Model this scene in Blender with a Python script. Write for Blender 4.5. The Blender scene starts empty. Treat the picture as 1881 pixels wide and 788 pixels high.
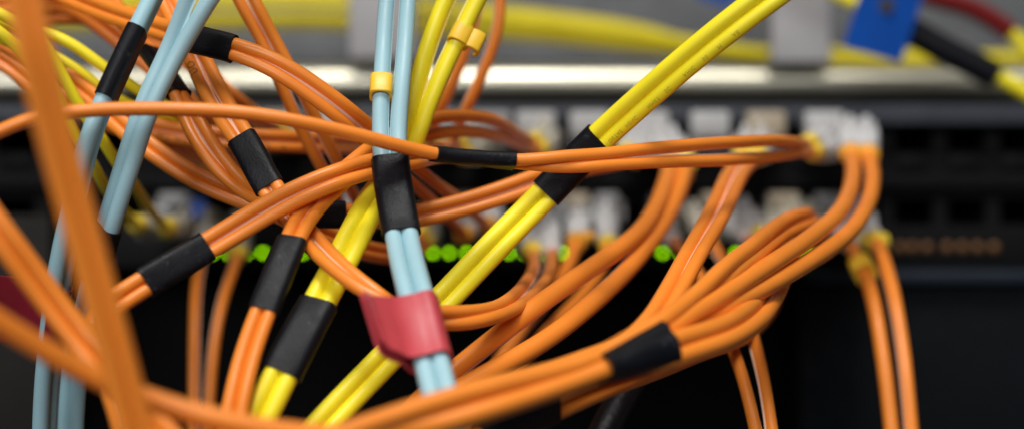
import bpy, bmesh, math, random
import numpy as np
from mathutils import Vector, Matrix
random.seed(7); rng = np.random.default_rng(7)
scene = bpy.context.scene
COL = scene.collection

# ------------------------------------------------------------------ camera
LENS, SENSOR, W, H = 60.0, 36.0, 1881.0, 788.0
K = W * LENS / SENSOR                      # pixels of the photograph per (mm/mm)
CZ = 1.20                                  # lens height above the floor, metres
cam_d = bpy.data.cameras.new('camera'); cam = bpy.data.objects.new('camera', cam_d); COL.objects.link(cam)
cam.location = (0, 0, CZ); cam.rotation_euler = (math.radians(90), 0, 0)
cam_d.lens = LENS; cam_d.sensor_width = SENSOR; cam_d.clip_start = 0.01; cam_d.clip_end = 20
cam_d.dof.use_dof = True; cam_d.dof.focus_distance = 0.270; cam_d.dof.aperture_fstop = 8.0
cam_d.dof.aperture_blades = 0
scene.camera = cam

# ------------------------------------------------------------------ light
world = bpy.data.worlds.new('World'); scene.world = world; world.use_nodes = True
world.node_tree.nodes['Background'].inputs[0].default_value = (0.80, 0.88, 1.0, 1)
world.node_tree.nodes['Background'].inputs[1].default_value = 0.045

def area(name, loc, target, sx, sy, power, col):
    d = bpy.data.lights.new(name, 'AREA'); d.shape = 'RECTANGLE'; d.size = sx; d.size_y = sy; d.energy = power; d.color = col
    o = bpy.data.objects.new(name, d); COL.objects.link(o); o.location = loc
    o.rotation_euler = (Vector(target) - Vector(loc)).to_track_quat('-Z', 'Y').to_euler()
    return o
for lx, lw, lp in ((0.005, 0.20, 9.6), (0.315, 0.09, 1.7), (-0.29, 0.14, 1.3)):      # the row of ceiling fittings over the aisle
    area('ceiling_lamp', (lx, -0.20, CZ + 1.05), (lx * 0.6, 0.33, CZ), lw, 0.50, lp, (1.0, 0.97, 0.92))
area('front_fill', (-0.40, -1.15, CZ + 0.50), (0, 0.28, CZ), 1.10, 0.60, 15.5, (0.97, 0.98, 1.0))  # unseen fill added behind the camera for flatter front light
scene.view_settings.view_transform = 'Standard'; scene.view_settings.look = 'None'
scene.view_settings.exposure = 0.0; scene.view_settings.gamma = 1.0
scene.cycles.use_denoising = True
scene.cycles.max_bounces = 8

def P(x, y, d):
    """photo pixel + distance in mm -> world metres"""
    d = d / 1000.0
    return np.array([(x - W / 2) / K * d, d, CZ - (y - H / 2) / K * d])
def px(n, d): return n / K * d / 1000.0     # a length of n pixels at d mm, in metres
CAM = np.array([0, 0, CZ])

# ------------------------------------------------------------------ materials
def mat(name, col, rough=0.4, metal=0.0, vary=0.06, bump=0.0, bscale=2500, emit=None, estr=0, sss=0.0, coat=0.0, spec=0.5, wear=None, trans=0.0):
    m = bpy.data.materials.new(name); m.use_nodes = True
    nt = m.node_tree; b = nt.nodes['Principled BSDF']
    b.inputs['Base Color'].default_value = (*col, 1); b.inputs['Roughness'].default_value = rough
    b.inputs['Metallic'].default_value = metal; b.inputs['Specular IOR Level'].default_value = spec
    if sss: b.inputs['Subsurface Weight'].default_value = sss; b.inputs['Subsurface Radius'].default_value = (0.0009, 0.0004, 0.0002); b.inputs['Subsurface Scale'].default_value = 1.0
    if coat: b.inputs['Coat Weight'].default_value = coat; b.inputs['Coat Roughness'].default_value = 0.25
    if emit: b.inputs['Emission Color'].default_value = (*emit, 1); b.inputs['Emission Strength'].default_value = estr
    if trans: b.inputs['Transmission Weight'].default_value = trans
    tc = nt.nodes.new('ShaderNodeTexCoord')
    if vary:
        n = nt.nodes.new('ShaderNodeTexNoise'); n.inputs['Scale'].default_value = 90; n.inputs['Detail'].default_value = 5
        nt.links.new(tc.outputs['Object'], n.inputs['Vector'])
        hs = nt.nodes.new('ShaderNodeHueSaturation'); hs.inputs['Color'].default_value = (*col, 1)
        mr = nt.nodes.new('ShaderNodeMapRange'); mr.inputs['From Min'].default_value = 0.3; mr.inputs['From Max'].default_value = 0.7
        mr.inputs['To Min'].default_value = 1 - vary; mr.inputs['To Max'].default_value = 1 + vary
        nt.links.new(n.outputs['Fac'], mr.inputs['Value']); nt.links.new(mr.outputs['Result'], hs.inputs['Value'])
        out = hs.outputs['Color']
        if wear:
            n2 = nt.nodes.new('ShaderNodeTexNoise'); n2.inputs['Scale'].default_value = wear[1]; n2.inputs['Detail'].default_value = 8; n2.inputs['Roughness'].default_value = 0.7
            nt.links.new(tc.outputs['Object'], n2.inputs['Vector'])
            r2 = nt.nodes.new('ShaderNodeMapRange'); r2.inputs['From Min'].default_value = wear[2]; r2.inputs['From Max'].default_value = wear[2] + 0.14
            nt.links.new(n2.outputs['Fac'], r2.inputs['Value'])
            mx = nt.nodes.new('ShaderNodeMix'); mx.data_type = 'RGBA'; mx.inputs[7].default_value = (*wear[0], 1)
            nt.links.new(r2.outputs['Result'], mx.inputs[0]); nt.links.new(out, mx.inputs[6]); out = mx.outputs[2]
        nt.links.new(out, b.inputs['Base Color'])
        # gloss is never even: handling grease and dust
        n3 = nt.nodes.new('ShaderNodeTexNoise'); n3.inputs['Scale'].default_value = 260; n3.inputs['Detail'].default_value = 6
        nt.links.new(tc.outputs['Object'], n3.inputs['Vector'])
        m3 = nt.nodes.new('ShaderNodeMapRange'); m3.inputs['From Min'].default_value = 0.3; m3.inputs['From Max'].default_value = 0.7
        m3.inputs['To Min'].default_value = max(0.05, rough - 0.07); m3.inputs['To Max'].default_value = min(1, rough + 0.09)
        nt.links.new(n3.outputs['Fac'], m3.inputs['Value']); nt.links.new(m3.outputs['Result'], b.inputs['Roughness'])
    if bump:
        n4 = nt.nodes.new('ShaderNodeTexNoise'); n4.inputs['Scale'].default_value = bscale; n4.inputs['Detail'].default_value = 4
        nt.links.new(tc.outputs['Object'], n4.inputs['Vector'])
        bp = nt.nodes.new('ShaderNodeBump'); bp.inputs['Strength'].default_value = bump; bp.inputs['Distance'].default_value = 0.0002
        nt.links.new(n4.outputs['Fac'], bp.inputs['Height']); nt.links.new(bp.outputs['Normal'], b.inputs['Normal'])
    return m

M = {
    'orange': mat('orange_jacket', (0.85, 0.252, 0.028), 0.37, vary=0.05, bump=0.05, bscale=700, sss=0.10),
    'orange_rib': mat('orange_torn_web', (0.91, 0.60, 0.44), 0.28, vary=0.04),
    'yellow': mat('yellow_jacket', (0.93, 0.79, 0.020), 0.44, vary=0.04, bump=0.06, bscale=700, sss=0.10),
    'yellow_old': mat('shaded_yellow_jacket', (0.64, 0.53, 0.010), 0.55, vary=0.06, spec=0.3),  # manager bundle: its shade is put into the colour as a darker yellow
    'yellow_old_rib': mat('shaded_yellow_web', (0.66, 0.53, 0.05), 0.5, vary=0),
    'shaded_red_tape': mat('shaded_red_tape', (0.20, 0.010, 0.020), 0.36, vary=0.10, bump=0.15, bscale=420),  # left flag: corner shadow painted in as a darker red
    'yellow_rib': mat('yellow_torn_web', (0.88, 0.74, 0.22), 0.30, vary=0.04),
    'blue': mat('pale_blue_jacket', (0.34, 0.55, 0.61), 0.44, vary=0.04, bump=0.05, bscale=700, sss=0.10),
    'blue_rib': mat('pale_blue_torn_web', (0.62, 0.80, 0.85), 0.30, vary=0.04),
    'sleeve': mat('black_heat_shrink', (0.0045, 0.005, 0.0075), 0.45, spec=0.2, vary=0.15, bump=0.35, bscale=2600, wear=((0.055, 0.058, 0.07), 620, 0.61)),
    'black_jacket': mat('black_jacket', (0.004, 0.0045, 0.006), 0.4, spec=0.3, vary=0.1, bump=1.0, bscale=1100),
    'clip': mat('yellow_clip_plastic', (0.86, 0.52, 0.03), 0.38, vary=0.03, bump=0.08, bscale=900, sss=0.12),
    'red_tape': mat('red_tape', (0.48, 0.052, 0.066), 0.42, vary=0.12, bump=0.25, bscale=420),
    'blue_tape': mat('blue_tape', (0.002, 0.06, 0.32), 0.6, spec=0.2, vary=0.08),
    'red_jacket': mat('red_jacket', (0.14, 0.006, 0.006), 0.6, spec=0.2),
    'white_plastic': mat('white_connector_plastic', (0.62, 0.61, 0.61), 0.45, vary=0.03),
    'beige_plastic': mat('beige_connector_plastic', (0.55, 0.51, 0.42), 0.45, vary=0.06),
    'boot_yellow': mat('yellow_boot', (0.85, 0.62, 0.05), 0.45, vary=0.05),
    'boot_amber': mat('amber_boot', (0.78, 0.36, 0.02), 0.45, vary=0.05),
    'enamel': mat('cream_enamel', (0.60, 0.57, 0.45), 0.33, vary=0, metal=0.82),
    'finger': mat('grey_white_plastic', (0.38, 0.37, 0.38), 0.5, vary=0.05),
    'panel': mat('grey_painted_steel', (0.10, 0.103, 0.108), 0.5, vary=0.2),
    'chassis': mat('black_painted_steel', (0.0045, 0.0045, 0.005), 0.6, spec=0.12, vary=0.12),
    'lip': mat('charcoal_steel', (0.040, 0.044, 0.054), 0.45, spec=0.3, vary=0.12),
    'lip_blue': mat('slate_blue_steel', (0.010, 0.015, 0.024), 0.55, spec=0.2, vary=0.1),
    'face_dark': mat('black_face_plate', (0.0035, 0.0045, 0.006), 0.65, spec=0.08, vary=0.1),
    'hole': mat('port_interior', (0.003, 0.003, 0.003), 0.8, vary=0, spec=0.1),
    'metal': mat('bare_steel', (0.42, 0.42, 0.42), 0.38, metal=0.9, vary=0.1),
    'tab': mat('white_tab', (0.40, 0.395, 0.39), 0.5, vary=0.06),
    'tab_beige': mat('beige_tab', (0.34, 0.28, 0.20), 0.5, vary=0.06),
    'tab_grey': mat('grey_tab', (0.25, 0.25, 0.25), 0.5, vary=0.06),
    'latch_blue': mat('blue_latch', (0.01, 0.08, 0.42), 0.4, vary=0.06),
    'post': mat('dark_brown_painted_steel', (0.011, 0.010, 0.008), 0.6, spec=0.15, vary=0.12),
    'led': mat('green_led', (0.02, 0.10, 0.004), 0.3, vary=0, emit=(0.34, 0.86, 0.0), estr=5.2),
    'led_amber': mat('unlit_amber_led', (0.15, 0.065, 0.015), 0.5, vary=0.05),
    'ink': mat('black_ink', (0.02, 0.015, 0.01), 0.6, vary=0),
    'ink_soft': mat('worn_ink', (0.16, 0.075, 0.012), 0.6, vary=0),
    'ink_yellow': mat('worn_ink_on_yellow', (0.48, 0.41, 0.03), 0.6, vary=0),
}

# ------------------------------------------------------------------ object helpers
def new_obj(name, verts, faces, mats, parent=None, origin=None, midx=None, smooth=True, sharp=None):
    o3 = np.array(origin) if origin is not None else (np.array(parent.location) if parent is not None else np.zeros(3))
    me = bpy.data.meshes.new(name)
    v = np.asarray(verts, dtype=float) - ROOT_OFF.get(parent.name if parent else None, o3)
    me.from_pydata(v.tolist(), [], faces)
    for m_ in (mats if isinstance(mats, (list, tuple)) else [mats]): me.materials.append(M[m_])
    if midx is not None: me.polygons.foreach_set('material_index', np.asarray(midx, dtype=np.int32))
    me.polygons.foreach_set('use_smooth', np.full(len(me.polygons), smooth))
    me.update()
    if smooth and sharp: me.set_sharp_from_angle(angle=math.radians(sharp))
    o = bpy.data.objects.new(name, me); COL.objects.link(o)
    if parent is not None:
        o.parent = parent; ROOT_OFF[o.name] = ROOT_OFF.get(parent.name, o3)
    elif origin is not None:
        o.location = o3.tolist(); ROOT_OFF[o.name] = o3
    return o
ROOT_OFF = {}
def tag(o, label=None, cat=None, group=None, kind=None):
    if label: o['label'] = label
    if cat: o['category'] = cat
    if group: o['group'] = group
    if kind: o['kind'] = kind
    return o
def root(name, loc, label, cat, group=None):
    o = bpy.data.objects.new(name, None); COL.objects.link(o); o.location = [float(c) for c in loc]
    o.empty_display_size = 0.005
    ROOT_OFF[o.name] = np.array(loc, dtype=float)
    return tag(o, label, cat, group)

def box(name, lo, hi, m, parent=None, bevel=0.0, seg=2, rot=None):
    lo, hi = np.minimum(lo, hi), np.maximum(lo, hi)
    bm = bmesh.new(); bmesh.ops.create_cube(bm, size=1)
    c, s = (lo + hi) / 2, hi - lo
    bmesh.ops.scale(bm, vec=s, verts=bm.verts)
    if bevel: bmesh.ops.bevel(bm, geom=bm.edges[:], offset=bevel, segments=seg, affect='EDGES', profile=0.5)
    if rot is not None: bmesh.ops.rotate(bm, cent=(0, 0, 0), matrix=rot, verts=bm.verts)
    bmesh.ops.translate(bm, vec=c, verts=bm.verts)
    bm.verts.index_update()
    v = [tuple(x.co) for x in bm.verts]; f = [[x.index for x in p.verts] for p in bm.faces]; bm.free()
    return new_obj(name, v, f, m, parent, smooth=bool(bevel), sharp=40, origin=None if parent else c)

# ------------------------------------------------------------------ curves
def catmull(pts, n_per=24):
    pts = np.asarray(pts, float); n = len(pts)
    if n == 2: return np.linspace(pts[0], pts[1], n_per)
    ext = np.vstack([2 * pts[0] - pts[1], pts, 2 * pts[-1] - pts[-2]]); out = []
    for i in range(1, n):
        p0, p1, p2, p3 = ext[i - 1], ext[i], ext[i + 1], ext[i + 2]
        def al(a, b): return max(np.linalg.norm(b[:3] - a[:3]) ** 0.5, 1e-5)
        t0 = 0; t1 = al(p0, p1); t2 = t1 + al(p1, p2); t3 = t2 + al(p2, p3)
        t = np.linspace(t1, t2, n_per, endpoint=(i == n - 1))[:, None]
        a1 = (t1 - t) / (t1 - t0) * p0 + (t - t0) / (t1 - t0) * p1
        a2 = (t2 - t) / (t2 - t1) * p1 + (t - t1) / (t2 - t1) * p2
        a3 = (t3 - t) / (t3 - t2) * p2 + (t - t2) / (t3 - t2) * p3
        b1 = (t2 - t) / (t2 - t0) * a1 + (t - t0) / (t2 - t0) * a2
        b2 = (t3 - t) / (t3 - t1) * a2 + (t - t1) / (t3 - t1) * a3
        out.append((t2 - t) / (t2 - t1) * b1 + (t - t1) / (t2 - t1) * b2)
    return np.vstack(out)
def resample(c, n):
    s = np.r_[0, np.cumsum(np.linalg.norm(np.diff(c[:, :3], axis=0), axis=1))]
    t = np.linspace(0, s[-1], n)
    return np.stack([np.interp(t, s, c[:, k]) for k in range(c.shape[1])], 1)
def length(c): return np.linalg.norm(np.diff(c[:, :3], axis=0), axis=1).sum()
def smooth(c, it=6):
    c = c.copy()
    for _ in range(it): c[1:-1] = 0.5 * c[1:-1] + 0.25 * (c[:-2] + c[2:])
    return c
def unit(v): return v / np.maximum(np.linalg.norm(v, axis=-1, keepdims=True), 1e-12)
def tangents(c): return unit(np.gradient(c, axis=0))
STEP = 0.001
def run_on(w, pts, by=0.07):
    """a cable that leaves the picture goes on outside it"""
    w = [np.asarray(q, float) for q in w]
    def out(p): return p[0] <= 0 or p[0] >= W or p[1] <= 0 or p[1] >= H
    def ahead(a, b):
        d = b[:3] - a[:3]; q = b.copy(); q[:3] = b[:3] + d / np.linalg.norm(d) * by; return q
    if out(pts[0]): w = [ahead(w[1], w[0])] + w
    if out(pts[-1]): w = w + [ahead(w[-2], w[-1])]
    return w
def curve(pts, n=None, it=10):
    c = catmull(run_on([P(*p[:3]) for p in pts], pts))
    n = n or max(8, int(length(c) / STEP))
    return smooth(resample(c, n), it)
def view_side(c):
    t = tangents(c); v = unit(c - CAM); s = np.cross(v, t)
    L = np.linalg.norm(s, axis=1)
    for i in range(len(s)):
        if L[i] < 0.15 and i: s[i] = s[i - 1] - t[i] * np.dot(s[i - 1], t[i])
    s = unit(s)
    for i in range(1, len(s)):
        if np.dot(s[i], s[i - 1]) < 0: s[i] = -s[i]
    return unit(smooth(s, 12))
def duplex(pts, r, n=None, it=10):
    """centre line of (x, y, d, sep, roll) -> the two strands of a zip cord"""
    pts = [tuple(p) + (0.94, 0.0)[len(p) - 3:] for p in pts]
    full = catmull(run_on([np.r_[P(*p[:3]), p[3], p[4]] for p in pts], pts))
    n = n or max(8, int(length(full) / STEP))
    full = smooth(resample(full, n), it)
    c = full[:, :3]; s = view_side(c); t = tangents(c); u = unit(np.cross(s, t))
    a = np.radians(full[:, 4])[:, None]; off = (s * np.cos(a) + u * np.sin(a)) * (full[:, 3:4] * r)
    return c - off, c + off
def pair(A, B, r, it=10):
    a0 = catmull(run_on([P(*p[:3]) for p in A], A)); b0 = catmull(run_on([P(*p[:3]) for p in B], B))
    n = max(8, int(max(length(a0), length(b0)) / STEP))
    a, b = smooth(resample(a0, n), it), smooth(resample(b0, n), it)
    for _ in range(3):                                   # two jackets cannot share a place
        d = b - a; L = np.linalg.norm(d, axis=1, keepdims=True); need = np.maximum(1.9 * r - L, 0) / 2
        need = smooth(need, 3); a = a - unit(d) * need; b = b + unit(d) * need
    return a, b

NR = 18
RING = np.radians(np.r_[0, 9, np.linspace(24, 336, NR - 3), 351])
def tube(name, c, r, mats, parent, partner=None, rib=0.0, wobble=0.00004, caps=True):
    n = len(c); t = tangents(c)
    if partner is not None: s = partner - c
    else: s = view_side(c)
    s = s - t * (s * t).sum(1, keepdims=True); s = unit(smooth(unit(s), 4)); u = np.cross(t, s)
    rr = np.full((n, NR), r); rr[:, 0] = r * (1 + rib)
    wob = smooth(rng.normal(0, 1, (n, 3)), 40); c = c + wob / (np.abs(wob).max() + 1e-9) * wobble
    ca, sa = np.cos(RING), np.sin(RING)
    v = c[:, None, :] + rr[..., None] * (s[:, None, :] * ca[None, :, None] + u[:, None, :] * sa[None, :, None])
    v = v.reshape(-1, 3)
    i = np.arange(n - 1)[:, None] * NR; k = np.arange(NR)[None, :]; k2 = (k + 1) % NR
    f = np.stack([i + k, i + k2, i + NR + k2, i + NR + k], -1).reshape(-1, 4)
    mi = np.zeros((n - 1, NR), int)
    if rib: mi[:, 0] = 1; mi[:, NR - 1] = 1
    f = f.tolist(); mi = mi.ravel().tolist()
    if caps: f += [list(range(NR))[::-1], [(n - 1) * NR + q for q in range(NR)]]; mi += [0, 0]
    return new_obj(name, v, f, mats, parent, midx=mi, sharp=55)

def px_of(c):
    return np.stack([c[:, 0] / c[:, 1] * K + W / 2, H / 2 - (c[:, 2] - CZ) / c[:, 1] * K], 1)
def near(c, xy): return int(np.argmin(((px_of(c) - np.array(xy)) ** 2).sum(1)))

def sleeve(a, b, r, p0, p1, parent, t=0.00025, name='sleeve', m='sleeve', lobes=0.10):
    c = (a + b) / 2; i0, i1 = sorted((near(c, p0), near(c, p1)))
    n = max(10, int((i1 - i0) * 1.6)); idx = np.linspace(i0, i1, n)
    def at(z): return np.stack([np.interp(idx, np.arange(len(z)), z[:, k]) for k in range(3)], 1)
    a, b = at(a), at(b); c = (a + b) / 2; tg = tangents(c); s = b - a
    hs = np.minimum(np.linalg.norm(s, axis=1), 2.1 * r) / 2; s = unit(s - tg * (s * tg).sum(1, keepdims=True)); u = np.cross(tg, s)
    N = 28; th = np.linspace(0, 2 * math.pi, N, endpoint=False)
    def ring(extra):
        # capsule outline round two strands, a little drawn in between them
        ct, st = np.cos(th), np.sin(th)
        rad = r + extra
        x = np.sign(ct) * hs.mean() * np.minimum(1, np.abs(ct) * 1.9) + rad * ct
        y = rad * st * (1 - lobes * np.exp(-(ct / 0.35) ** 2))
        return x, y
    xo, yo = ring(t + 0.00012); xi, yi = ring(0.00008)
    w = smooth(rng.normal(0, 1, (n, N)), 3); w = w / np.abs(w).max() * 0.00004
    out = c[:, None] + s[:, None] * (xo[None, :, None] * (1 + w[..., None] / r)) + u[:, None] * (yo[None, :, None] * (1 + w[..., None] / r))
    # slightly rounded ends
    inn = c[:, None] + s[:, None] * xi[None, :, None] + u[:, None] * yi[None, :, None]
    v = np.vstack([out.reshape(-1, 3), inn[[0, -1]].reshape(-1, 3)])
    f = []
    for i in range(n - 1):
        for k in range(N):
            k2 = (k + 1) % N; f.append([i * N + k, i * N + k2, (i + 1) * N + k2, (i + 1) * N + k])
    e0, e1 = n * N, n * N + N
    for k in range(N):
        k2 = (k + 1) % N
        f.append([k2, k, e0 + k, e0 + k2]); f.append([(n - 1) * N + k, (n - 1) * N + k2, e1 + k2, e1 + k])
    return new_obj(name, v, f, m, parent, sharp=50)

def lathe(name, p0, p1, prof, m, parent, N=20, square=0.0):
    """prof: (t along 0..1, radius in m); square>0 blends the section towards a square"""
    ax = unit(p1 - p0); ref = np.array([0, 0, 1.0]) if abs(ax[2]) < 0.9 else np.array([1.0, 0, 0])
    s = unit(np.cross(ax, ref)); u = np.cross(s, ax); th = np.linspace(0, 2 * math.pi, N, endpoint=False) + math.pi / N
    q = 1 / np.maximum(np.abs(np.cos(th)), np.abs(np.sin(th))); q = 1 + square * (np.minimum(q, 1.3) - 1)
    v = []
    for t, r in prof:
        c = p0 + (p1 - p0) * t
        v.append(c + r * q[:, None] * (s * np.cos(th)[:, None] + u * np.sin(th)[:, None]))
    v = np.vstack(v); f = []; n = len(prof)
    for i in range(n - 1):
        for k in range(N):
            k2 = (k + 1) % N; f.append([i * N + k, i * N + k2, (i + 1) * N + k2, (i + 1) * N + k])
    f += [list(range(N))[::-1], [(n - 1) * N + k for k in range(N)]]
    return new_obj(name, v, f, m, parent, sharp=50)

def connector(tip, port, rc, boot, parent, body='white_plastic'):
    """LC plug: housing in the port, latch, tapered boot and the collar the strand leaves by"""
    ax = unit(port - tip); p0 = tip - ax * 0.001
    L = np.linalg.norm(port - p0)
    def at(mm): return p0 + ax * min(mm / 1000.0, L)
    hs = min(24, L * 1000 * 0.55)
    h = lathe('connector', at(hs - 6), port, [(0, 0.0023), (0.08, 0.0027), (0.5, 0.0027), (0.52, 0.0024), (1, 0.0024)], body, parent, square=0.9)
    lathe('boot', at(5), at(hs - 5.5), [(0, 0.0019), (0.1, 0.0022), (0.35, 0.0023), (0.36, 0.0021), (0.6, 0.0024), (0.61, 0.0022), (1, 0.0026)], body if boot != 'boot_amber' else 'white_plastic', h)
    lathe('collar', at(0), at(5.4), [(0, rc * 1.25), (0.08, rc * 1.5), (0.45, 0.0021), (0.5, 0.0019), (0.9, 0.0022), (1, 0.0020)], boot, h)
    up = np.array([0, 0, 1.0]); up = unit(up - ax * np.dot(up, ax)); a, b = at(hs + 1) + up * 0.0028, port + up * 0.0042
    lathe('latch', at(hs - 3) + up * 0.0026, at(hs + 9) + up * 0.0044, [(0, 0.0006), (0.5, 0.0008), (1, 0.0008)], body, h, N=8, square=0.8)
    return h

def cable(label, a, b, r, colour, sleeves=(), ends=(), rib=0.21, group=None, cat='cable', name='fiber_cable', at=None):
    c = a if b is None else (a + b) / 2
    o = root(name, c[len(c) // 2] if at is None else at, label, cat, group)
    mm = [colour, colour + '_rib']
    tube('strand', a, r, mm, o, b, rib if b is not None else 0)
    if b is not None: tube('strand', b, r, mm, o, a, rib)
    for sl in sleeves: sleeve(a, b if b is not None else a, r, sl[0], sl[1], o)
    for which, portpx, boot, *rest in ends:
        s = (a, b)[which]; connector(s[-1], P(*portpx), r, boot, o, rest[0] if rest else 'white_plastic')
    return o

def printed(parent, c, r, glyphs, at0, size, ang, m, step=None, flip=False, gap=1.0):
    """letters laid on the jacket: x runs along the strand, y round it"""
    t = tangents(c); s = view_side(c); u = unit(np.cross(s, t)); v_ = unit(c - CAM)
    sgn = np.where((u * v_).sum(1, keepdims=True) > 0, -1, 1); front = u * sgn
    arc = np.r_[0, np.cumsum(np.linalg.norm(np.diff(c, axis=0), axis=1))]
    x0 = arc[near(c, at0)]
    cu = bpy.data.curves.new('print', 'FONT'); cu.body = glyphs; cu.size = size; cu.space_character = gap; cu.resolution_u = 3
    tmp = bpy.data.objects.new('tmp', cu); COL.objects.link(tmp)
    dg = bpy.context.evaluated_depsgraph_get(); me = tmp.evaluated_get(dg).to_mesh()
    bm = bmesh.new(); bm.from_mesh(me); bmesh.ops.triangulate(bm, faces=bm.faces[:])
    co = np.array([q.co[:] for q in bm.verts]); fs = [[q.index for q in f.verts] for f in bm.faces]; bm.free()
    tmp.evaluated_get(dg).to_mesh_clear(); bpy.data.objects.remove(tmp); bpy.data.curves.remove(cu)
    if not len(co): return
    sx = -1 if flip else 1
    xx = x0 + sx * co[:, 0]; yy = sx * (co[:, 1] - size * 0.35)
    k = np.clip(np.interp(xx, arc, np.arange(len(c))), 0, len(c) - 1)
    def I(z): return np.stack([np.interp(k, np.arange(len(c)), z[:, q]) for q in range(3)], 1)
    cc, ss, ff = I(c), unit(I(s)), unit(I(front))
    th = ang + yy / r
    v = cc + (r + 0.00007) * (ff * np.cos(th)[:, None] + ss * np.sin(th)[:, None])
    return new_obj('print', v, fs, m, parent, smooth=False)


# ------------------------------------------------------------------ the rack behind
FACE = 412.0
def pbox(name, x0, x1, y0, y1, d, depth, m, parent=None, bevel=0.0):
    """box whose front face spans those pixels at distance d (mm), going back by depth (mm)"""
    lo, hi = P(x0, y1, d), P(x1, y0, d); hi = hi.copy(); hi[1] += depth / 1000.0
    return box(name, lo, hi, m, parent, bevel)

bk = pbox('rack_interior', -900, 2800, -600, 1500, 640, 4, 'chassis'); tag(bk, kind='structure')

# upper cable manager: back plate, rounded cream lip, two upright fingers
mg = root('cable_manager', P(940, 150, 440), 'cream and grey cable manager with rounded lip running across the top', 'cable manager')
pbox('back_plate', -300, 2200, -260, 118, 540, 3, 'panel', mg)
def bar(name, x0, x1, prof, m, parent):
    """profile of (y_px, d_mm) swept from x0 to x1"""
    n = len(prof); v = []
    for x in (x0, x1):
        for y, d in prof:
            p = P(0, y, d); p[0] = px(x - W / 2, 440); v.append(p)
    f = [[k, (k + 1) % n, n + (k + 1) % n, n + k] for k in range(n)] + [list(range(n))[::-1], [n + k for k in range(n)]]
    return new_obj(name, v, f, m, parent, sharp=50)
cy, cr = 151, 30
prof = []
for k in range(17):
    a = math.radians(-100 + 200 * k / 16)
    prof.append((cy - cr * math.sin(a) * -1, 440 - 4.4 * math.cos(a)))
prof += [(cy + cr, 475), (cy - cr, 475)]
lip = bar('front_lip', -400, 1990, prof, 'enamel', mg)
for x0, x1, yb in ((640, 762, 108), (1417, 1528, 116)):
    fg = pbox('finger', x0, x1, -260, yb, 428, 5, 'finger', mg, bevel=0.0011)

# the switch whose ports the plugs go into
sw = root('network_switch', P(940, 330, FACE), 'black two row port switch with green status lights', 'switch')
SX0, SX1 = -330, 2130
pbox('body', SX0, SX1, 190, 494, FACE + 22, 60, 'hole', sw)
pbox('top_lip', SX0, SX1, 192, 229, FACE - 6, 26, 'lip', sw, 0.0006)
pbox('middle_face', SX0, SX1, 279, 366, FACE, 20, 'chassis', sw, 0.0004)
pbox('ledge', SX0, SX1, 322, 346, FACE - 2.5, 8, 'chassis', sw, 0.0004)
pbox('bottom_face', SX0, SX1, 413, 492, FACE, 20, 'chassis', sw, 0.0004)
PORTS = [1678 + 97 * k for k in range(-19, 3)]
for x in PORTS:
    for y0, y1 in ((229, 279), (366, 413)):
        pbox('divider', x - 62, x - 35, y0 + .6, y1 - .6, FACE + 0.6, 18, 'chassis', sw)
    pbox('latch_tab', x - 28, x + 28, 284, 308, FACE - 1.0, 4, 'chassis', sw, 0.0003)
def lamp(name, x, y, m, r=0.00058):
    c = P(x, y, FACE); return lathe(name, c + np.array([0, 0.001, 0]), c - np.array([0, 0.0007, 0]), [(0, r), (0.6, r), (0.9, r * .7), (1, r * .3)], m, sw, N=14)
for x in (390, 418, 454, 483, 522, 556, 587, 640, 672, 730, 795, 825, 857, 890, 934, 962, 994, 1034, 1217, 1249, 1318, 1352, 1384, 1448, 1482):
    lamp('status_light', x, 464, 'led')
for x in (1652, 1676, 1703, 1740, 1768, 1796, 1826):
    lamp('unlit_light', x, 454, 'led_amber', 0.0013)

# unit below and the rack post
un = root('rack_unit', P(940, 640, 402), 'plain black unit filling the rack below the green lights', 'rack unit')
pbox('front_panel', 1470, 2300, 524, 1000, 405, 40, 'face_dark', un, 0.0005)
pbox('recessed_panel', -400, 1466, 500, 1000, 440, 40, 'hole', un)
pbox('top_edge', 1485, 2300, 496, 521, 401, 30, 'lip_blue', un, 0.0008)
po = root('rack_post', P(20, 600, 398), 'dark brown steel rack post at the left edge', 'post')
pbox('face_plate', -400, 92, 395, 1000, 398, 6, 'post', po, 0.0005)
pbox('return_flange', 72, 91.5, 396, 1000, 404.2, 60, 'post', po, 0.0003)

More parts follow.
